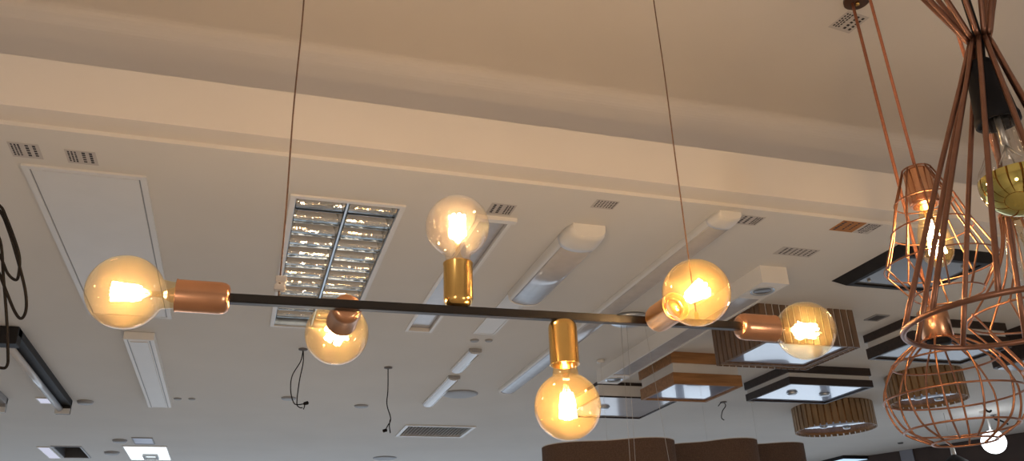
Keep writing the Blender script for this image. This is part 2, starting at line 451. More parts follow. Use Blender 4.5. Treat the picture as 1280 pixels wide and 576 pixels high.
# louvre luminaire (recessed)
t = thing('louvre_luminaire', 'recessed fluorescent fitting with mirrored parabolic louvres in a white frame', 'ceiling light', (.23, 2.73, ZC))
lx0, lx1, ly0, ly1 = .082, .377, 2.137, 3.322
MB().rectring(lx0-.014, lx1+.014, ly0-.014, ly1+.014, .015, ZC-.006, ZC+.002).build('frame', 'white', t)
mb = MB(); mb.box(lx0, lx1, ly0, ly1, ZC+.068, ZC+.074); mb.rectring(lx0+.0005, lx1-.0005, ly0+.0005, ly1-.0005, .002, ZC, ZC+.068)
mb.build('housing', 'alu2', t)
xm = (lx0+lx1)/2
for xa, xb in ((lx0+.004, xm-.006), (xm+.006, lx1-.004)):
    mb = MB()
    for s_ in (0, 1):                                        # parabolic side reflectors
        for i in range(6):
            u0, u1 = i/6, (i+1)/6
            f = lambda u: (.038*u*u)
            xs0, xs1 = (xa+f(u0), xa+f(u1)) if s_ == 0 else (xb-f(u0), xb-f(u1))
            v = [mb.bm.verts.new(p) for p in ((xs0, ly0+.003, ZC+.002+.06*u0), (xs0, ly1-.003, ZC+.002+.06*u0), (xs1, ly1-.003, ZC+.002+.06*u1), (xs1, ly0+.003, ZC+.002+.06*u1))]
            fc = mb.bm.faces.new(v); fc.smooth = True
    mb.build('side_reflector', 'alu', t)
    MB().tube([((xa+xb)/2, ly0+.02, ZC+.048), ((xa+xb)/2, ly1-.02, ZC+.048)], .013, 14).build('tube', 'tube', t)
    NB = 13
    mb = MB()
    for i in range(1, NB):                                   # V-shaped cross blades
        y = ly0+(ly1-ly0)*i/NB
        n = 6
        prof = []
        for k in range(n+1):
            u = k/n; prof.append((y-.0012-.016*u*u, ZC+.003+.034*u))
        for k in range(n, -1, -1):
            u = k/n; prof.append((y+.0012+.016*u*u, ZC+.003+.034*u))
        mb.prism(prof, 'x', xa+.003, xb-.003)
    mb.build('louvre', 'alu', t)
mb = MB(); mb.prism([(xm-.003, ZC+.001), (xm+.003, ZC+.001), (xm+.005, ZC+.05), (xm-.005, ZC+.05)], 'y', ly0+.002, ly1-.002); mb.build('spine', 'alu2', t)

# slim recessed troffer
t = thing('slim_recessed_light', 'slim recessed strip light with grey diffuser behind the upward-pointing bulb', 'ceiling light', (.669, 2.73, ZC))
MB().rectring(.612, .726, 2.146, 3.306, .012, ZC-.004, ZC+.004).box(.606, .732, 2.136, 2.158, ZC-.012, ZC).build('frame', 'white', t)
MB().box(.6235, .7145, 2.1595, 3.2945, ZC+.012, ZC+.03).build('diffuser', 'prism', t)

def barrel(name, label, x0, x1, y0, y1, hgt, cap, rail, bow=.75, far_cap=None, cat='ceiling light'):
    far_cap = far_cap or cap
    """surface batten: enamel body, bowed diffuser, moulded end caps"""
    t = thing(name, label, cat, ((x0+x1)/2, (y0+y1)/2, ZC))
    w = x1-x0; cx = (x0+x1)/2
    def arc(k0, k1, s=1.0, n=10):
        out = []
        for i in range(n+1):
            a = k0+(k1-k0)*i/n
            out.append((cx+w/2*s*math.cos(a), ZC-hgt*s*max(0.0, math.sin(a))**bow))
        return out
    b = MB(); b.prism([(x0+.002, ZC), (x1-.002, ZC), (x1-.004, ZC-hgt*.35), (x0+.004, ZC-hgt*.35)], 'y', y0+cap*.5, y1-far_cap*.5)
    b.build('body', 'white', t)
    for s_ in (0, 1):
        k = (PI-.001, PI*(1-rail)) if s_ == 0 else (PI*rail, .001)
        o_ = arc(*k); i_ = arc(k[1], k[0], .93)
        MB().prism(o_+i_, 'y', y0+cap*.8, y1-far_cap*.8).build('side_rail', 'white2', t)
    d = MB(); d.prism(arc(PI*(1-rail), PI*rail, .985, 16)+arc(PI*rail, PI*(1-rail), .93, 16), 'y', y0+cap, y1-far_cap)
    for f in d.bm.faces: f.smooth = True
    d.build('diffuser', 'prism', t)
    for e in (0, 1):
        c = MB(); ys = [0, .25, .55, .8, 1.0]; sc = [.80, .93, .985, 1.0, 1.0]
        rings = []
        for u, s in zip(ys, sc):
            y = y0+cap*u if e == 0 else y1-far_cap*u
            rings.append([c.bm.verts.new((p[0], y, p[1])) for p in arc(PI, 0, s*1.01, 18)])
        for A, B in zip(rings, rings[1:]):
            for i in range(len(A)-1):
                f = c.bm.faces.new((A[i], A[i+1], B[i+1], B[i])); f.smooth = True
            c.bm.faces.new((A[0], B[0], B[-1], A[-1]))
        c.bm.faces.new(rings[0]); c.bm.faces.new(rings[-1][::-1])
        c.build('end_cap', 'white', t)
    return t
barrel('batten_light', 'short rounded white batten light with grey prismatic diffuser at the middle of the ceiling', .898, 1.030, 2.128, 2.785, .050, .105, .17, .5, .03)
barrel('batten_light', 'long thin white batten light running far back behind the downward-pointing bulb', 1.304, 1.394, 1.942, 4.26, .030, .07, .18, .55, .03)
t = thing('flush_panel_light', 'faint narrow flush panel behind the bar, beyond the short rounded batten', 'ceiling light', (.95, 3.02, ZC))
MB().rectring(.902, 1.000, 2.775, 3.285, .010, ZC-.004, ZC).build('frame', 'diffuser', t)
MB().box(.913, .989, 2.786, 3.274, ZC-.003, ZC).build('diffuser', 'diffuser', t)
def small_batten(label, x0, x1, y0, y1):
    t = thing('ceiling_emergency_light', label, 'ceiling light', ((x0+x1)/2, (y0+y1)/2, ZC), 'small clear-covered battens')
    MB().box(x0, x1, y0, y1, ZC-.012, ZC, .003).build('base', 'white2', t)
    MB().box(x0, x1, y0-.003, y0+.006, ZC-.016, ZC, .002).build('end_plate', 'grey', t)
    cx = (x0+x1)/2; w = (x1-x0)*.45
    d = MB(); pr = [(cx+w*math.cos(PI*i/10), ZC-.010-.014*math.sin(PI*i/10)) for i in range(11)]
    d.prism(pr, 'y', y0+.008, y1-.004); d.build('cover', 'tube', t)
    MB().tube([(x1-.010, y0+.03, ZC-.020), (x1-.010, y1-.02, ZC-.020)], .0035, 8).build('chrome_strip', 'steel', t)
small_batten('shorter of two small clear-covered lights behind the bar, the one further from the vent', .947, 1.006, 3.515, 3.875)
small_batten('longer of two small clear-covered lights, the one nearer the air vent', .968, 1.030, 4.005, 4.645)
# white box light with recessed spots
t = thing('box_light', 'long white rectangular box light with round spot in its underside, right of centre', 'ceiling light', (1.75, 3.05, ZC))
bx0, bx1, by0, by1, bz = 1.692, 1.802, 2.315, 3.80, 2.586
MB().rectring(bx0, bx1, by0, by1, .008, bz, ZC).box(bx0+.008, bx1-.008, by0+.008, by0+.17, bz+.001, bz+.006).box(bx0+.008, bx1-.008, by1-.17, by1-.008, bz+.001, bz+.006).box(bx0+.008, bx1-.008, by0+.05, by1-.05, ZC-.01, ZC).build('housing', 'white', t)
MB().box(bx0+.008, bx1-.008, by0+.17, by1-.17, bz+.004, bz+.010).build('diffuser', 'prism', t)
for y in (by0+.085, by1-.085):
    sp = MB().lathe([(.036, 0), (.040, -.003), (.044, -.001), (.044, .004), (.036, .004)], ((bx0+bx1)/2, y, bz), (0, 0, 1), 28).build('spot', 'alu2', t)
    MB().lathe([(0, .004), (.036, .004), (.036, .0015), (.030, .0005), (0, .0005)], ((bx0+bx1)/2, y, bz), (0, 0, 1), 24).build('lens', 'greyglass', sp)

# white surface batten at left
t = thing('ceiling_square_batten_light', 'white square-edged batten light hanging below the leftmost glowing bulb', 'ceiling light', (-.435, 4.15, ZC))
MB().box(-.492, -.376, 3.52, 4.80, ZC-.033, ZC, .003).build('housing', 'white', t)
MB().box(-.468, -.400, 3.55, 4.78, ZC-.036, ZC-.032, .001).build('diffuser', 'diffuser', t)
mb = MB().box(-.4775, -.474, 3.53, 4.79, ZC-.0345, ZC-.032).box(-.394, -.3905, 3.53, 4.79, ZC-.0345, ZC-.032); mb.build('groove', 'grey', t)

# black battens with bare tubes
def bare_batten(label, xc, ends, far_y):
    t = thing('ceiling_tube_batten', label, 'ceiling light', (xc, 4.2, ZC), 'tube battens at the left edge')
    y0, y1 = 3.53, far_y
    MB().box(xc-.018, xc+.036, y0+.01, y1-.01, ZC-.034, ZC, .003).build('channel', 'black' if ends == 'black' else 'grey', t)
    MB().box(xc-.034, xc+.036, y0, y0+.07, ZC-.070, ZC, .004).build('lampholder', ends, t)
    MB().box(xc-.034, xc+.036, y1-.035, y1, ZC-.076, ZC, .004).build('lampholder', ends, t)
    MB().box(xc-.034, xc+.037, y1-.036, y1-.030, ZC-.078, ZC-.050).build('end_face', 'white2', t)
    tb = MB().tube([(xc-.012, y0+.06, ZC-.052), (xc-.012, y1-.03, ZC-.052)], .0145, 18).build('tube', 'tube', t)
bare_batten('black batten with bare silver tube at the left edge under the hanging black cable', -.905, 'black', 4.84)
bare_batten('grey batten with bare tube cut off by the left edge, left of the black one', -1.205, 'grey', 4.84)

# ------------------------------------------------------------------ small ceiling things
def lit_rect(name, label, x0, x1, y0, y1, mat, frame='white', cat='ceiling light'):
    t = thing(name, label, cat, ((x0+x1)/2, (y0+y1)/2, ZC))
    MB().rectring(x0-.006, x1+.006, y0-.006, y1+.006, .006, ZC-.006, ZC).build('frame', frame, t)
    MB().box(x0, x1, y0, y1, ZC-.004, ZC).build('diffuser', mat, t)
    return t
lit_rect('recessed_spot', 'small glowing rectangular spot between the two tube battens', -1.030, -.972, 4.79, 4.905, 'lit2')
t = lit_rect('led_panel', 'brightly lit white square panel at the bottom left', -.757, -.487, 6.20, 6.765, 'lit')
MB().rectring(-.66, -.56, 6.50, 6.66, .014, ZC-.020, ZC-.004).build('bracket', 'grey', t)
lit_rect('flush_panel_light', 'small bluish unlit panel just above the brightly lit square', -.672, -.558, 5.885, 6.10, 'bluepanel', 'grey')
lit_rect('led_panel', 'narrow glowing strip panel left of the dark square recess', -1.288, -1.222, 6.285, 6.735, 'lit2')
t = thing('ceiling_recessed_box', 'dark grey square recess in the ceiling at the bottom left', 'recess', (-1.11, 6.48, ZC))
MB().rectring(-1.205, -1.020, 6.24, 6.72, .012, ZC-.005, ZC+.001).build('frame', 'grey', t)
MB().box(-1.195, -1.03, 6.25, 6.71, ZC+.066, ZC+.074).rectring(-1.194, -1.031, 6.251, 6.709, .003, ZC, ZC+.066).build('box', 'dgrey', t)
def disc(name, label, x, y, r, mat, h=.014, cat='ceiling disc', group=None):
    o = MB().lathe([(0, 0), (r, 0), (r, -h*.4), (r*.86, -h), (r*.3, -h*1.05), (0, -h*1.05)], (x, y, ZC), (0, 0, 1), 32).build(name, mat, None, (x, y, ZC))
    return tag(o, label, cat, group)
disc('ceiling_blanking_plate', 'grey disc beside the far end of the black tube batten', -.81, 4.85, .040, 'grey')
disc('smoke_detector', 'small dark disc left of the bluish panel', -.757, 5.99, .045, 'grey')
disc('smoke_detector', 'small dark disc left of the brightly lit square panel', -.856, 6.47, .050, 'grey')
disc('ceiling_blanking_plate', 'small grey disc crossed by the looped hanging wire', .224, 4.62, .040, 'grey', .008)
disc('ceiling_blanking_plate', 'small grey disc between the two hanging wires', .637, 4.76, .040, 'grey', .008)
disc('ceiling_speaker_grille', 'grey disc at the bottom edge below the single hanging wire', 1.078, 6.575, .092, 'grey', .008, 'ceiling speaker')
disc('ceiling_speaker_grille', 'large pale grey disc behind the small clear-covered lights', 1.126, 4.39, .100, 'grey', .006, 'ceiling speaker')
disc('ceiling_blanking_plate', 'tiny pale disc right beside the white square-edged batten', -.345, 4.715, .020, 'grey', .006)
disc('ceiling_blanking_plate', 'tiny pale disc second from the white square-edged batten', -.273, 4.708, .018, 'grey', .006)
disc('ceiling_blanking_plate', 'tiny grey disc left of a pair, before the small clear-covered lights', .937, 3.386, .020, 'grey', .006)
disc('ceiling_blanking_plate', 'tiny grey disc right of a pair, before the small clear-covered lights', .999, 3.374, .017, 'grey', .006)

t = thing('air_vent', 'white louvred air-conditioning vent low in the middle of the ceiling', 'air vent', (1.225, 5.455, ZC))
MB().rectring(.992, 1.458, 5.265, 5.645, .022, ZC-.008, ZC+.002).build('frame', 'white2', t)
MB().box(1.012, 1.438, 5.285, 5.625, ZC+.07, ZC+.074).build('duct', 'black', t)
mb = MB(); n = 20
for i in range(n):
    x = 1.018+(.414)*i/(n-1)
    mb.prism([(x-.006, ZC-.002), (x-.004, ZC-.002), (x+.010, ZC+.018), (x+.008, ZC+.018)], 'y', 5.287, 5.623)
mb.build('slats', 'white2', t)

def hanging(name, label, rose, strands, r, ends=()):
    t = thing(name, label, 'wire', rose)
    MB().lathe([(0, 0), (.020, 0), (.020, -.004), (.006, -.008), (0, -.008)], rose, (0, 0, 1), 20).build('ceiling_rose', 'rose', t)
    for s in strands: MB().tube(s, r, 7, False, 6).build('wire', 'wire', t)
    for e in ends: MB().lathe([(0, -.012), (.007, -.010), (.008, .008), (0, .012)], e, (1, 0, .3), 10).build('connector', 'wire', t)
Y = 3.655
hanging('hanging_wire', 'looped black wires hanging from the ceiling left of centre', (.224, Y, ZC),
        [[(.224, Y, 2.65), (.217, Y, 2.595), (.186, Y+.01, 2.531), (.184, Y+.02, 2.47), (.199, Y+.02, 2.418), (.217, Y+.01, 2.405), (.252, Y, 2.410)],
         [(.224, Y, 2.65), (.228, Y, 2.589), (.217, Y, 2.503), (.213, Y, 2.412), (.224, Y, 2.392), (.238, Y, 2.390)],
         [(.240, Y, 2.408), (.246, Y-.004, 2.398), (.242, Y-.006, 2.382)]], .0024, [(.252, Y, 2.410)])
Y = 3.902
hanging('hanging_wire', 'single straight black wire hanging from the ceiling above the air vent', (.645, Y, ZC),
        [[(.644, Y, 2.65), (.646, Y, 2.545), (.643, Y, 2.472), (.661, Y, 2.413), (.660, Y, 2.389), (.650, Y, 2.372), (.638, Y, 2.348)],
         [(.660, Y, 2.40), (.658, Y+.004, 2.37), (.663, Y+.004, 2.337)]], .0026, [(.637, Y, 2.348)])
Y = 4.36
hanging('hanging_wire', 'short grey wire stub hanging below the wood-framed lights', (2.762, Y, ZC),
        [[(2.762, Y, 2.65), (2.774, Y, 2.627), (2.746, Y, 2.592), (2.734, Y, 2.553), (2.750, Y, 2.540)],
         [(2.762, Y, 2.65), (2.740, Y, 2.640), (2.722, Y, 2.622)]], .0026)
hanging('hanging_wire', 'short dark wire stub seen through the globe cage, upper right', (4.55, 4.15, ZC),
        [[(4.55, 4.15, 2.65), (4.555, 4.15, 2.61), (4.58, 4.15, 2.595), (4.60, 4.15, 2.605)]], .006)
hanging('hanging_wire', 'lower of the dark stubs seen through the globe cage', (4.95, 4.46, ZC),
        [[(4.95, 4.46, 2.65), (4.955, 4.46, 2.62), (5.00, 4.46, 2.61)], [(4.95, 4.46, 2.63), (4.93, 4.40, 2.60), (4.97, 4.38, 2.57)]], .006)

# ------------------------------------------------------------------ tiered frame lights, slatted lights
def tier_light(name, label, x0, x1, y0, y1, bands, frame, panel, lamps=0, tk=.014, group=None, gap='white2'):
    t = thing(name, label, 'ceiling light', ((x0+x1)/2, (y0+y1)/2, ZC), group)
    for k, (zt, zb) in enumerate(bands):
        MB().rectring(x0, x1, y0, y1, tk, zb, zt).build('frame', frame, t)
    zb = bands[-1][1]
    i = tk+.001
    MB().rectring(x0+i-.006, x1-i+.006, y0+i-.006, y1-i+.006, .005, bands[0][1], bands[-1][0]).build('side_diffuser', gap, t)
    MB().box(x0+i, x1-i, y0+i, y1-i, zb+.008, zb+.013).build('bottom_panel', panel, t)
    for k in range(lamps):
        cx = x0+(x1-x0)*(.3+.4*k/max(1, lamps-1)); cy = (y0+y1)/2
        MB().lathe([(0, 0), (.028, 0), (.030, -.004), (.022, -.012), (0, -.012)], (cx, cy, zb+.0082), (0, 0, 1), 20).build('knob', 'alu2', t)
    return t
tier_light('tiered_frame_light', 'light oak two-tier square frame light between the white box light and the slatted square', 1.900, 2.268, 3.392, 3.745, [(2.65, 2.597), (2.549, 2.495)], 'wood', 'glassy')
tier_light('tiered_frame_light', 'dark brown two-tier square frame light above the slatted drum, bluish reflection painted underneath', 2.622, 3.135, 3.505, 3.910, [(2.65, 2.610), (2.586, 2.549)], 'dwood', 'glassy', 2)
tier_light('tiered_frame_light', 'dark two-tier frame light behind the copper socket of the globe cage', 2.680, 3.210, 2.700, 2.995, [(2.65, 2.615), (2.586, 2.538)], 'dwood', 'greyglass')
tier_light('tiered_frame_light', 'shallow two-tier light with mirrored glass plate behind the downward-pointing bulb', 1.785, 2.270, 4.000, 4.520, [(2.65, 2.632), (2.574, 2.566)], 'dwood', 'paleglass', 1, .006, None, 'white2')

def slat_box(label, x0, x1, y0, y1, z0):
    t = thing('slatted_light', label, 'ceiling light', ((x0+x1)/2, (y0+y1)/2, ZC))
    mb = MB(); p, g, th = .033, .008, .006
    nx = round((x1-x0)/p); px_ = (x1-x0)/nx
    for i in range(nx):
        a = x0+i*px_
        for yy in (y0, y1-th): mb.box(a+g/2, a+px_-g/2, yy, yy+th, z0, ZC)
    ny = round((y1-y0)/p); py_ = (y1-y0)/ny
    for i in range(ny):
        a = y0+i*py_
        for xx in (x0, x1-th): mb.box(xx, xx+th, a+g/2, a+py_-g/2, z0, ZC)
    mb.build('slats', 'slat', t)
    MB().rectring(x0+th, x1-th, y0+th, y1-th, .004, z0+.006, ZC).build('liner', 'white2', t)
    MB().rectring(x0+th+.004, x1-th-.004, y0+th+.004, y1-th-.004, .022, z0+.006, z0+.020).build('inner_frame', 'slat', t)
    MB().box(x0+.034, x1-.034, y0+.034, y1-.034, z0+.013, z0+.020).build('bottom_panel', 'glassy', t)
slat_box('large square light wrapped in dark wooden slats behind the rightmost glowing bulb', 1.922, 2.378, 2.682, 3.052, 2.490)
def slat_drum(label, cx, cy, R, z0, n, mat):
    t = thing('ceiling_slatted_drum_light', label, 'ceiling light', (cx, cy, ZC))
    mb = MB(); w = 2*PI*R/n*.74; th = .007
    for i in range(n):
        a = 2*PI*i/n; ca, sa = math.cos(a), math.sin(a)
        pts = [(cx+ca*r-sa*u, cy+sa*r+ca*u) for r, u in ((R-th, -w/2), (R, -w/2), (R, w/2), (R-th, w/2))]
        mb.prism(pts, 'z', z0, ZC)
    mb.build('slats', mat, t)
    MB().lathe([(R-th-.001, z0+.012), (R-th-.001, ZC), (R-th-.005, ZC), (R-th-.005, z0+.012), (R-th-.001, z0+.012)], (cx, cy, 0), (0, 0, 1), 56).build('liner', 'wood', t)
    MB().lathe([(0, z0+.022), (R-th-.006, z0+.022), (R-th-.006, z0+.030), (0, z0+.030)], (cx, cy, 0), (0, 0, 1), 56).build('bottom_panel', 'glassy', t)
    for k in (-1, 1): MB().lathe([(0, 0), (.025, 0), (.02, -.012), (0, -.012)], (cx+k*R*.35, cy, z0+.0222), (0, 0, 1), 16).build('knob', 'alu2', t)
slat_drum('round drum light of brown wooden slats below the dark frame light', 3.550, 4.375, .245, 2.500, 40, 'slat2')
slat_drum('smaller round slatted drum light seen through the copper globe cage', 3.535, 3.565, .198, 2.498, 34, 'slat2')
# flat dark frame with grey glass
t = thing('square_glass_light', 'flat square grey glass light in a black frame behind the lit copper cage', 'ceiling light', (2.28, 2.2, ZC))
def frustum_ring(mb, o, i, z0, z1, sl):
    x0, x1, y0, y1 = o; a = [(x0, y0), (x1, y0), (x1, y1), (x0, y1)]
    b = [(x0+sl, y0+sl), (x1-sl, y0+sl), (x1-sl, y1-sl), (x0+sl, y1-sl)]
    c = [(x0+i, y0+i), (x1-i, y0+i), (x1-i, y1-i), (x0+i, y1-i)]
    A = [mb.bm.verts.new((*p, z0)) for p in a]; B = [mb.bm.verts.new((*p, z1)) for p in b]; Cc = [mb.bm.verts.new((*p, z1)) for p in c]; D = [mb.bm.verts.new((*p, z0)) for p in c]
    for k in range(4):
        j = (k+1) % 4
        for P, Q in ((A, B), (B, Cc), (Cc, D), (D, A)): mb.bm.faces.new((P[k], P[j], Q[j], Q[k]))
mb = MB(); frustum_ring(mb, (2.058, 2.500, 2.030, 2.400), .052, ZC, ZC-.028, .034); mb.build('frame', 'black', t)
MB().box(2.1105, 2.4475, 2.0825, 2.3475, ZC-.022, ZC).build('glass', 'greyglass', t)
for k, (x, y) in enumerate(((2.15, 2.31), (2.40, 2.12))): MB().lathe([(0, 0), (.006, 0), (.006, -.006), (0, -.008)], (x, y, ZC-.022), (0, 0, 1), 12).build('screw_cap', 'steel', t)
# deep brown square fixture far right
t = thing('deep_frame_light', 'deep dark brown square light with grey underside at the right edge', 'ceiling light', (3.57, 2.65, ZC))
mb = MB()
def rrect(x0, x1, y0, y1, r, n=5):
    out = []
    for cx, cy, a0 in ((x1-r, y1-r, 0), (x0+r, y1-r, PI/2), (x0+r, y0+r, PI), (x1-r, y0+r, 1.5*PI)):
        for i in range(n+1): out.append((cx+r*math.cos(a0+PI/2*i/n), cy+r*math.sin(a0+PI/2*i/n)))
    return out
mb.prism(rrect(3.310, 3.85, 2.40, 2.93, .03), 'z', 2.505, ZC); mb.build('frame', 'dwood', t)
MB().prism(rrect(3.325, 3.835, 2.415, 2.915, .02), 'z', 2.500, 2.5055).build('bottom_panel', 'greyglass', t)
t = thing('vent_grille', 'small grey square vent between the slatted square and the black glass light', 'vent', (2.55, 2.745, ZC))
MB().rectring(2.515, 2.585, 2.705, 2.785, .008, ZC-.004, ZC).build('frame', 'grey', t)
mb = MB()
for i in range(6): mb.box(2.523+i*.0093, 2.528+i*.0093, 2.713, 2.777, ZC-.003, ZC)
mb.build('slats', 'dgrey', t)

# canopy with three thin wires (its ring hangs below the picture)
t = thing('wire_hung_pendant', 'thin wires hanging from a pale disc canopy behind the bar', 'pendant lamp', (1.49, 2.965, ZC))
MB().lathe([(0, 0), (.085, 0), (.085, -.012), (.078, -.016), (0, -.016)], (1.49, 2.965, ZC), (0, 0, 1), 40).build('canopy', 'alu2', t)
for a, b in (((1.45, 2.97), (1.44, 2.99)), ((1.486, 2.99), (1.50, 3.07)), ((1.548, 2.95), (1.61, 2.97))):
    MB().tube([(*a, ZC-.016), (*b, 1.96)], .0008, 5).build('wire', 'steel', t)
    MB().tube([(a[0]+(b[0]-a[0])*.83, a[1]+(b[1]-a[1])*.83, 2.065), (a[0]+(b[0]-a[0])*.87, a[1]+(b[1]-a[1])*.87, 2.037)], .0022, 6).build('crimp', 'steel', t)
MB().ring((1.515, 3.01, 1.953), .105, .008, 40, 8).build('ring', 'alu2', t)

# wavy brown fabric pendants at the bottom
def wave_shade(label, cx, cy, ztop, R, amp, th0, hgt=.21, lobes=3):
    t = thing('wavy_pendant_shade', label, 'lamp shade', (cx, cy, ztop))
    N = 96
    def pts(off): 
        return [(cx+(R+amp*math.cos(lobes*(2*PI*i/N-th0))+off)*math.cos(2*PI*i/N), cy+(R+amp*math.cos(lobes*(2*PI*i/N-th0))+off)*math.sin(2*PI*i/N)) for i in range(N)]
    def shell(mb, o_, i_, z0, z1):
        a, b = pts(o_), pts(i_)
        A0 = [mb.bm.verts.new((*p, z0)) for p in a]; A1 = [mb.bm.verts.new((*p, z1)) for p in a]
        B0 = [mb.bm.verts.new((*p, z0)) for p in b]; B1 = [mb.bm.verts.new((*p, z1)) for p in b]
        for k in range(N):
            j = (k+1) % N
            for P, Q in ((A0, A1), (A1, B1), (B1, B0), (B0, A0)):
                f = mb.bm.faces.new((P[k], P[j], Q[j], Q[k])); f.smooth = False
        return mb
    shell(MB(), 0, -.004, ztop-hgt, ztop).build('shade', 'fabric', t)
    shell(MB(), .001, -.006, ztop, ztop+.003).build('rim', 'rim', t)
    sp = MB()
    for k in range(3):
        a = th0+2*PI*k/3
        sp.tube([(cx, cy, ztop-.02), (cx+(R+amp-.004)*math.cos(a), cy+(R+amp-.004)*math.sin(a), ztop-.02)], .003, 6)
    sp.build('spider', 'steel', t)
    MB().tube([(cx, cy, ztop-.02), (cx, cy, ZC-.01)], .0006, 6).build('cord', 'steel', t)
    MB().lathe([(0, 0), (.02, 0), (.02, -.012), (0, -.014)], (cx, cy, ZC), (0, 0, 1), 16).build('canopy', 'white2', t)
    return t
cam_dir = math.atan2(-.91, -.41)
wave_shade('left wavy brown fabric drum shade at the bottom edge, under the mirrored glass light', 1.630, 3.60, 2.228, .272, .055, cam_dir+PI)
wave_shade('right wavy brown fabric drum shade at the bottom edge, under the oak frame light', 2.37, 3.95, 2.305, .235, .050, cam_dir+PI-.25)
wave_shade('rear wavy brown fabric drum shade partly hidden behind the right wavy one', 2.93, 4.32, 2.365, .225, .040, cam_dir+PI)

# ------------------------------------------------------------------ black coiled cable at the left edge
t = thing('cable_coil', 'coil of black cable hanging down at the left edge', 'cable', (-.72, 1.45, ZR))
loop1 = [(-.43, 1.400, 2.225), (-.411, 1.404, 2.219), (-.400, 1.409, 2.202), (-.382, 1.421, 2.165), (-.373, 1.430, 2.140), (-.372, 1.441, 2.115), (-.376, 1.446, 2.108), (-.389, 1.445, 2.118), (-.404, 1.437, 2.145), (-.435, 1.42, 2.19)]
loop2 = [(-.44, 1.400, 2.235), (-.411, 1.408, 2.212), (-.395, 1.416, 2.184), (-.378, 1.429, 2.144), (-.360, 1.447, 2.094), (-.355, 1.459, 2.064), (-.361, 1.468, 2.050), (-.372, 1.467, 2.060), (-.388, 1.458, 2.090), (-.401, 1.450, 2.116), (-.44, 1.43, 2.19)]
tail = [(-.45, 1.41, 2.25), (-.43, 1.418, 2.20), (-.406, 1.427, 2.168), (-.395, 1.451, 2.111), (-.384, 1.475, 2.051), (-.377, 1.496, 2.001), (-.376, 1.505, 1.983), (-.382, 1.509, 1.977), (-.40, 1.509, 1.985), (-.43, 1.50, 2.02)]
MB().tube(loop1, .0024, 8, True, 6).build('loop', 'wire', t); MB().tube(loop2, .0024, 8, True, 6).build('loop', 'wire', t)
MB().tube(tail, .0024, 8, False, 6).build('tail', 'wire', t)
MB().tube([(-.45, 1.41, 2.25), (-.60, 1.42, 2.6), (-.72, 1.45, ZR)], .0024, 8, False, 8).build('lead', 'wire', t)
MB().lathe([(0, 0), (.03, 0), (.03, -.02), (0, -.022)], (-.72, 1.45, ZR), (0, 0, 1), 20).build('ceiling_cup', 'black', t)

# ------------------------------------------------------------------ copper cage pendants, right
def cage_wires(mb, cx, cy, prof, n, r, rot=0.0, smooth=5):
    for i in range(n):
        a = rot+2*PI*i/n
        pts = [(cx+R*math.cos(a), cy+R*math.sin(a), z) for R, z in prof]
        mb.tube(pts, r, 6, False, smooth)
def twin_canopy(cx, cy): 
    pass
K = .88
AX, AY = 1.591*K, 1.464*K
za = lambda z: 1.6+(z-1.6)*K
t = thing('cage_pendant', 'copper diamond wire cage pendant with lit filament bulb, on a copper cord', 'pendant lamp', (AX, AY, ZR))
MB().tube([(AX, AY, za(2.57)), (AX, AY, ZR)], .0036, 8).build('cord', 'cord', t)
MB().lathe([(0, 0), (.042, 0), (.042, -.018), (.038, -.024), (0, -.024)], (AX, AY, ZR), (0, 0, 1), 36).build('ceiling_cup', 'cord', t)
MB().lathe([(r*K, za(z)) for r, z in ((0, 2.578), (.020, 2.576), (.031, 2.568), (.033, 2.562), (.036, 2.476), (.0335, 2.470), (.030, 2.470), (.030, 2.50), (0, 2.50))], (AX, AY, 0), (0, 0, 1), 36).build('socket', 'copper', t)
cg = MB()
pr = [(.034, 2.572), (.070, 2.483), (.094, 2.402), (.129, 2.312), (.129, 2.308), (.079, 2.235)]
n = 10
for i in range(n):
    a = 2*PI*i/n+.2
    cg.tube([(AX+R_*K*math.cos(a), AY+R_*K*math.sin(a), za(z)) for R_, z in pr], .0020, 6)
for R_, z in ((.071, 2.481), (.095, 2.402), (.130, 2.310), (.079, 2.234)): cg.ring((AX, AY, za(z)), R_*K, .0018, 48, 6)
cg.ring((AX, AY, za(2.571)), .034*K, .0018, 32, 6)
cg.build('cage', 'rod', t)
def st_bulb(cx, cy, ztop, glass, fil, parent, s=1.0, lit=True):
    gp = [(0, 0), (.013, 0), (.0145, -.012), (.019, -.030), (.027, -.055), (.0315, -.080), (.0315, -.095), (.027, -.115), (.016, -.130), (0, -.136)]
    b = MB().lathe([(r*s, h*s) for r, h in gp], (cx, cy, ztop), (0, 0, 1), 32).build('bulb', glass, parent)
    MB().lathe([(.008*s, 0), (.0075*s, -.02*s), (.003*s, -.035*s), (.003*s, -.05*s), (0, -.052*s)], (cx, cy, ztop), (0, 0, 1), 16).build('stem', 'stem', b)
    f = MB()
    for k in range(4):
        a = PI/4+k*PI/2; u, v = math.cos(a), math.sin(a)
        f.tube([(cx+.005*s*u, cy+.005*s*v, ztop-.035*s), (cx+.014*s*u, cy+.014*s*v, ztop-.108*s)],   .0030 if lit else .0006, 6)
    f.build('filament', fil, b)
st_bulb(AX, AY, za(2.472), 'amber', 'filament_low', t, 1.25*K)
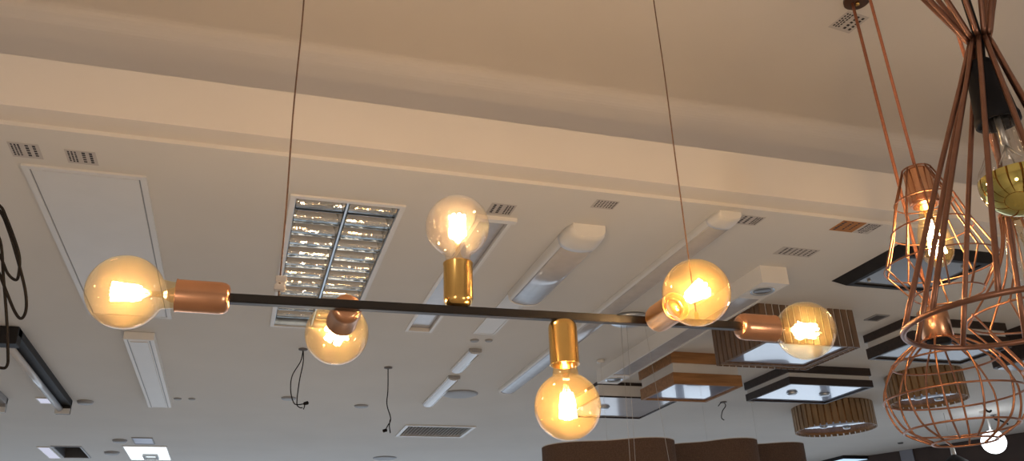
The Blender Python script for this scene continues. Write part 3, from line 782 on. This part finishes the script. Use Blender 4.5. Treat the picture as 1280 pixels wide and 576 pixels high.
# globe cage
BX, BYY = 1.541, 1.481
t = thing('cage_pendant', 'round copper globe cage pendant, unlit, lowest at the right', 'pendant lamp', (BX, BYY, ZR))
MB().tube([(BX, BYY, 2.19), (BX, BYY, ZR)], .0042, 8).build('cord', 'cord', t)
MB().lathe([(0, 2.200), (.024, 2.199), (.033, 2.192), (.0345, 2.186), (.0345, 2.124), (.031, 2.122), (.031, 2.15), (0, 2.15)], (BX, BYY, 0), (0, 0, 1), 40).build('socket', 'copper', t)
MB().lathe([(0, 2.149), (.026, 2.149), (.026, 2.112), (.020, 2.108), (0, 2.108)], (BX, BYY, 0), (0, 0, 1), 28).build('lampholder', 'socket_black', t)
cg = MB()
cage_wires(cg, BX, BYY, [(.030, 2.122), (.063, 2.110), (.114, 2.069), (.143, 2.02), (.147, 1.988), (.139, 1.95), (.118, 1.916), (.067, 1.887)], 12, .0025, .13, 4)
for R_, z in ((.032, 2.122), (.115, 2.068), (.148, 1.988), (.119, 1.916), (.067, 1.886)): cg.ring((BX, BYY, z), R_, .0024, 56, 6)
cg.build('cage', 'rod', t)
t = thing('ceiling_canopy', 'dark copper ceiling cup at the top edge, where the left copper cord ends', 'ceiling canopy', (BX+.010, BYY-.008, ZR))
MB().lathe([(0, 0), (.036, 0), (.036, -.008), (.033, -.011), (0, -.011)], (BX+.010, BYY-.008, ZR), (0, 0, 1), 36).build('cup', 'cup', t)
MB().lathe([(0, 0), (.006, 0), (.006, -.008), (0, -.008)], (BX+.010, BYY-.008, ZR-.011), (0, 0, 1), 12).build('screw', 'gold', t)
# curved cage at the right edge
CX, CY = 1.045, .812
t = thing('cage_pendant', 'curved copper cage pendant with clear unlit bulb, cut by the right edge', 'pendant lamp', (CX, CY, ZR))
MB().tube([(CX, CY, 2.12), (CX, CY, ZR)], .0028, 8).build('cord', 'cord', t)
MB().lathe([(0, 2.128), (.014, 2.126), (.019, 2.118), (.019, 2.085), (.017, 2.083), (.016, 2.10), (0, 2.10)], (CX, CY, 0), (0, 0, 1), 28).build('socket', 'gold', t)
cg = MB()
cage_wires(cg, CX, CY, [(.020, 2.090), (.026, 2.05), (.045, 2.005), (.078, 1.962), (.098, 1.937), (.096, 1.932), (.048, 1.86)], 10, .0015, .3, 5)
for R_, z in ((.0205, 2.088), (.099, 1.936), (.048, 1.859)): cg.ring((CX, CY, z), R_, .0016, 48, 6)
cg.build('cage', 'rod', t)
st_bulb(CX, CY, 2.086, 'clear', 'steel', t, .85, False)
# the big hourglass frame in front
PX, PY, PZ = .688, .514, 2.105
t = thing('hourglass_pendant', 'large waisted copper rod pendant with black socket in the right foreground', 'pendant lamp', (PX, PY, ZR))
RC = Vector((.640, .529, 1.810)); RRr = .090
rgt = Vector((.953, -.301, 0)).normalized(); bck = Vector((.301, .953, 0)).normalized()
TC = Vector((PX-.004, PY, 2.30)); TR = .075
for i in range(10):
    a = math.radians(90+36*i)
    d = rgt*math.cos(a)+bck*math.sin(a)
    wp = Vector((PX, PY, PZ))+d*.0125
    P = [RC+d*RRr, RC.lerp(Vector((PX, PY, PZ)), .5)+d*(.0125+(RRr-.0125)*.5), wp+(RC-Vector((PX, PY, PZ)))*.03, wp+Vector((0, 0, .012)), wp+(TC-Vector((PX, PY, PZ)))*.5+d*(TR-.0125)*.5, TC+d*TR]
    MB().tube(P, .0026, 8, False, 3).build('rod', 'rod_dark', t)
MB().tube([RC+(rgt*math.cos(2*PI*i/64)+bck*math.sin(2*PI*i/64))*RRr for i in range(64)], .0027, 8, True).build('lower_ring', 'rod_dark', t)
MB().tube([TC+(rgt*math.cos(2*PI*i/64)+bck*math.sin(2*PI*i/64))*TR for i in range(64)], .0027, 8, True).build('upper_ring', 'rod_dark', t)
GX, GY = PX-.0075*.953, PY+.0075*.3
MB().tube([(PX, PY, ZR), (PX, PY, PZ), (GX, GY, 2.07)], .0042, 10).build('cord', 'socket_black', t)
MB().lathe([(0, 2.083), (.010, 2.082), (.0145, 2.074), (.0190, 2.020), (.0205, 2.016), (.0205, 2.010), (.017, 2.010), (0, 2.030)], (GX, GY, 0), (0, 0, 1), 36).build('socket', 'socket_black', t)
rb = .0335; gz = 1.945
up = [(.0155, 2.013), (.0160, 1.995), (.0185, 1.981)]
for i in range(7):
    a = math.radians(52)+(PI/2-math.radians(52))*i/6*.75
    up.append((rb*math.sin(a), gz+rb*math.cos(a)))
lo = []
a1 = math.radians(52)+(PI/2-math.radians(52))*.75
for i in range(17):
    a = a1+(PI-a1)*i/16
    lo.append((max(0, rb*math.sin(a)), gz+rb*math.cos(a)))
gb = MB().lathe(up, (GX, GY, 0), (0, 0, 1), 40).build('bulb', 'clear', t); gb['label'] = 'clear neck of the half-mirrored bulb'
m_ = MB().lathe(lo, (GX, GY, 0), (0, 0, 1), 40).build('mirror_crown', 'mirror', gb); m_['label'] = 'gold mirrored lower half'
rb_ = MB()
for i in range(14):
    a = 2*PI*i/14
    rb_.tube([(GX+.0152*math.cos(a), GY+.0152*math.sin(a), 2.012), (GX+.0157*math.cos(a), GY+.0157*math.sin(a), 1.995), (GX+.0182*math.cos(a), GY+.0182*math.sin(a), 1.982)], .0009, 5)
rb_.build('neck_ribs', 'clear', gb)
fm = MB(); fm.tube([(GX, GY, 2.02), (GX, GY, 1.985)], .003, 8)
for k in range(4):
    a = k*PI/2+.4; fm.tube([(GX, GY, 1.985), (GX+.010*math.cos(a), GY+.010*math.sin(a), 1.968)], .0008, 5)
fm.build('filament', 'steel', gb)

# ------------------------------------------------------------------ far right, by the dark front
t = thing('globe_lamp', 'bright white round globe lamp at the bottom right', 'pendant lamp', (4.78, 4.36, ZC))
MB().lathe([(.076*math.sin(PI*i/20) if 0 < i < 20 else 0, 2.445+.076*math.cos(PI*i/20)) for i in range(21)], (4.78, 4.36, 0), (0, 0, 1), 36).build('globe', 'globe', t)
MB().tube([(4.78, 4.36, 2.515), (4.78, 4.36, ZC)], .006, 8).build('stem', 'white2', t)
MB().lathe([(0, 0), (.04, 0), (.035, -.02), (0, -.022)], (4.78, 4.36, ZC), (0, 0, 1), 20).build('canopy', 'white2', t)
t = thing('cone_pendant', 'small black cone pendant with silver cap beneath the copper globe cage', 'pendant lamp', (4.52, 4.46, ZC))
MB().lathe([(.012, 2.375), (.03, 2.365), (.075, 2.33), (.11, 2.27), (.105, 2.27), (.07, 2.325), (.0, 2.36)], (4.52, 4.46, 0), (0, 0, 1), 28).build('shade', 'black', t)
MB().lathe([(0, 2.425), (.014, 2.42), (.016, 2.38), (.014, 2.37), (0, 2.37)], (4.52, 4.46, 0), (0, 0, 1), 18).build('cap', 'steel', t)
MB().tube([(4.52, 4.46, 2.42), (4.52, 4.46, ZC)], .0015, 6).build('cord', 'steel', t)
t = thing('led_panel', 'bluish lit panel at the bottom edge beside the dark shop front', 'ceiling light', (5.25, 6.30, ZC))
MB().box(5.02, 5.36, 6.16, 6.50, ZC-.028, ZC, .002).build('housing', 'black', t)
MB().box(5.03, 5.345, 6.17, 6.49, ZC-.031, ZC-.027).build('diffuser', 'screen', t)
disc('ceiling_blanking_plate', 'tiny dark disc on the ceiling beside the dark shop front', 5.09, 5.53, .022, 'dgrey', .01)

# ------------------------------------------------------------------ light
w = bpy.data.worlds.new('daylight'); bpy.context.scene.world = w; w.use_nodes = True
bg = w.node_tree.nodes['Background']; bg.inputs['Color'].default_value = (.72, .84, .99, 1); bg.inputs['Strength'].default_value = 1.35
def portal(loc, rot, sx, sy):
    l = bpy.data.lights.new('window_portal', 'AREA'); l.shape = 'RECTANGLE'; l.size = sx; l.size_y = sy
    l.cycles.is_portal = True
    o = bpy.data.objects.new('window_portal', l); C.objects.link(o); o.location = loc; o.rotation_euler = rot
portal((.7, YB+.12, 1.235), (-PI/2, 0, 0), 6.8, 2.23)
def lamp(loc, power, col, r):  # unseen fill lights added to brighten the ceilings, no lamp built around them
    l = bpy.data.lights.new('fill_light', 'POINT'); l.energy = power; l.color = col; l.shadow_soft_size = r
    o = bpy.data.objects.new('fill_light', l); C.objects.link(o); o.location = loc
lamp((-1.6, -1.2, 1.3), 37, (1, .85, .73), .25)
lamp((1.8, -1.4, 1.0), 37, (1, .85, .73), .25)
lamp((.4, 4.2, .9), 8, (1, .88, .74), .25)
lamp((3.4, 2.6, .8), 5, (1, .84, .66), .25)

# ------------------------------------------------------------------ camera
cam = bpy.data.cameras.new('camera'); co = bpy.data.objects.new('camera', cam); C.objects.link(co)
cam.sensor_width = 36; cam.lens = 1031.784*36/1280; cam.clip_start = .02
R_ = Matrix(((0.95291187, -0.09104749, -0.28925652), (-0.30099538, -0.40001151, -0.86567463), (-0.03688844, 0.91197651, -0.40858059)))
co.matrix_world = Matrix.Translation((0, 0, 1.6)) @ R_.to_4x4()
sc = bpy.context.scene; sc.camera = co
sc.view_settings.view_transform = 'Standard'; sc.view_settings.look = 'None'
sc.view_settings.exposure = 0.0; sc.view_settings.gamma = 1.0; sc.view_settings.use_curve_mapping = False
sc.cycles.transparent_max_bounces = 24; sc.cycles.max_bounces = 10; sc.cycles.diffuse_bounces = 5; sc.cycles.glossy_bounces = 6
sc.cycles.sample_clamp_indirect = 6.0; sc.cycles.use_denoising = True; sc.cycles.caustics_reflective = False; sc.cycles.caustics_refractive = False
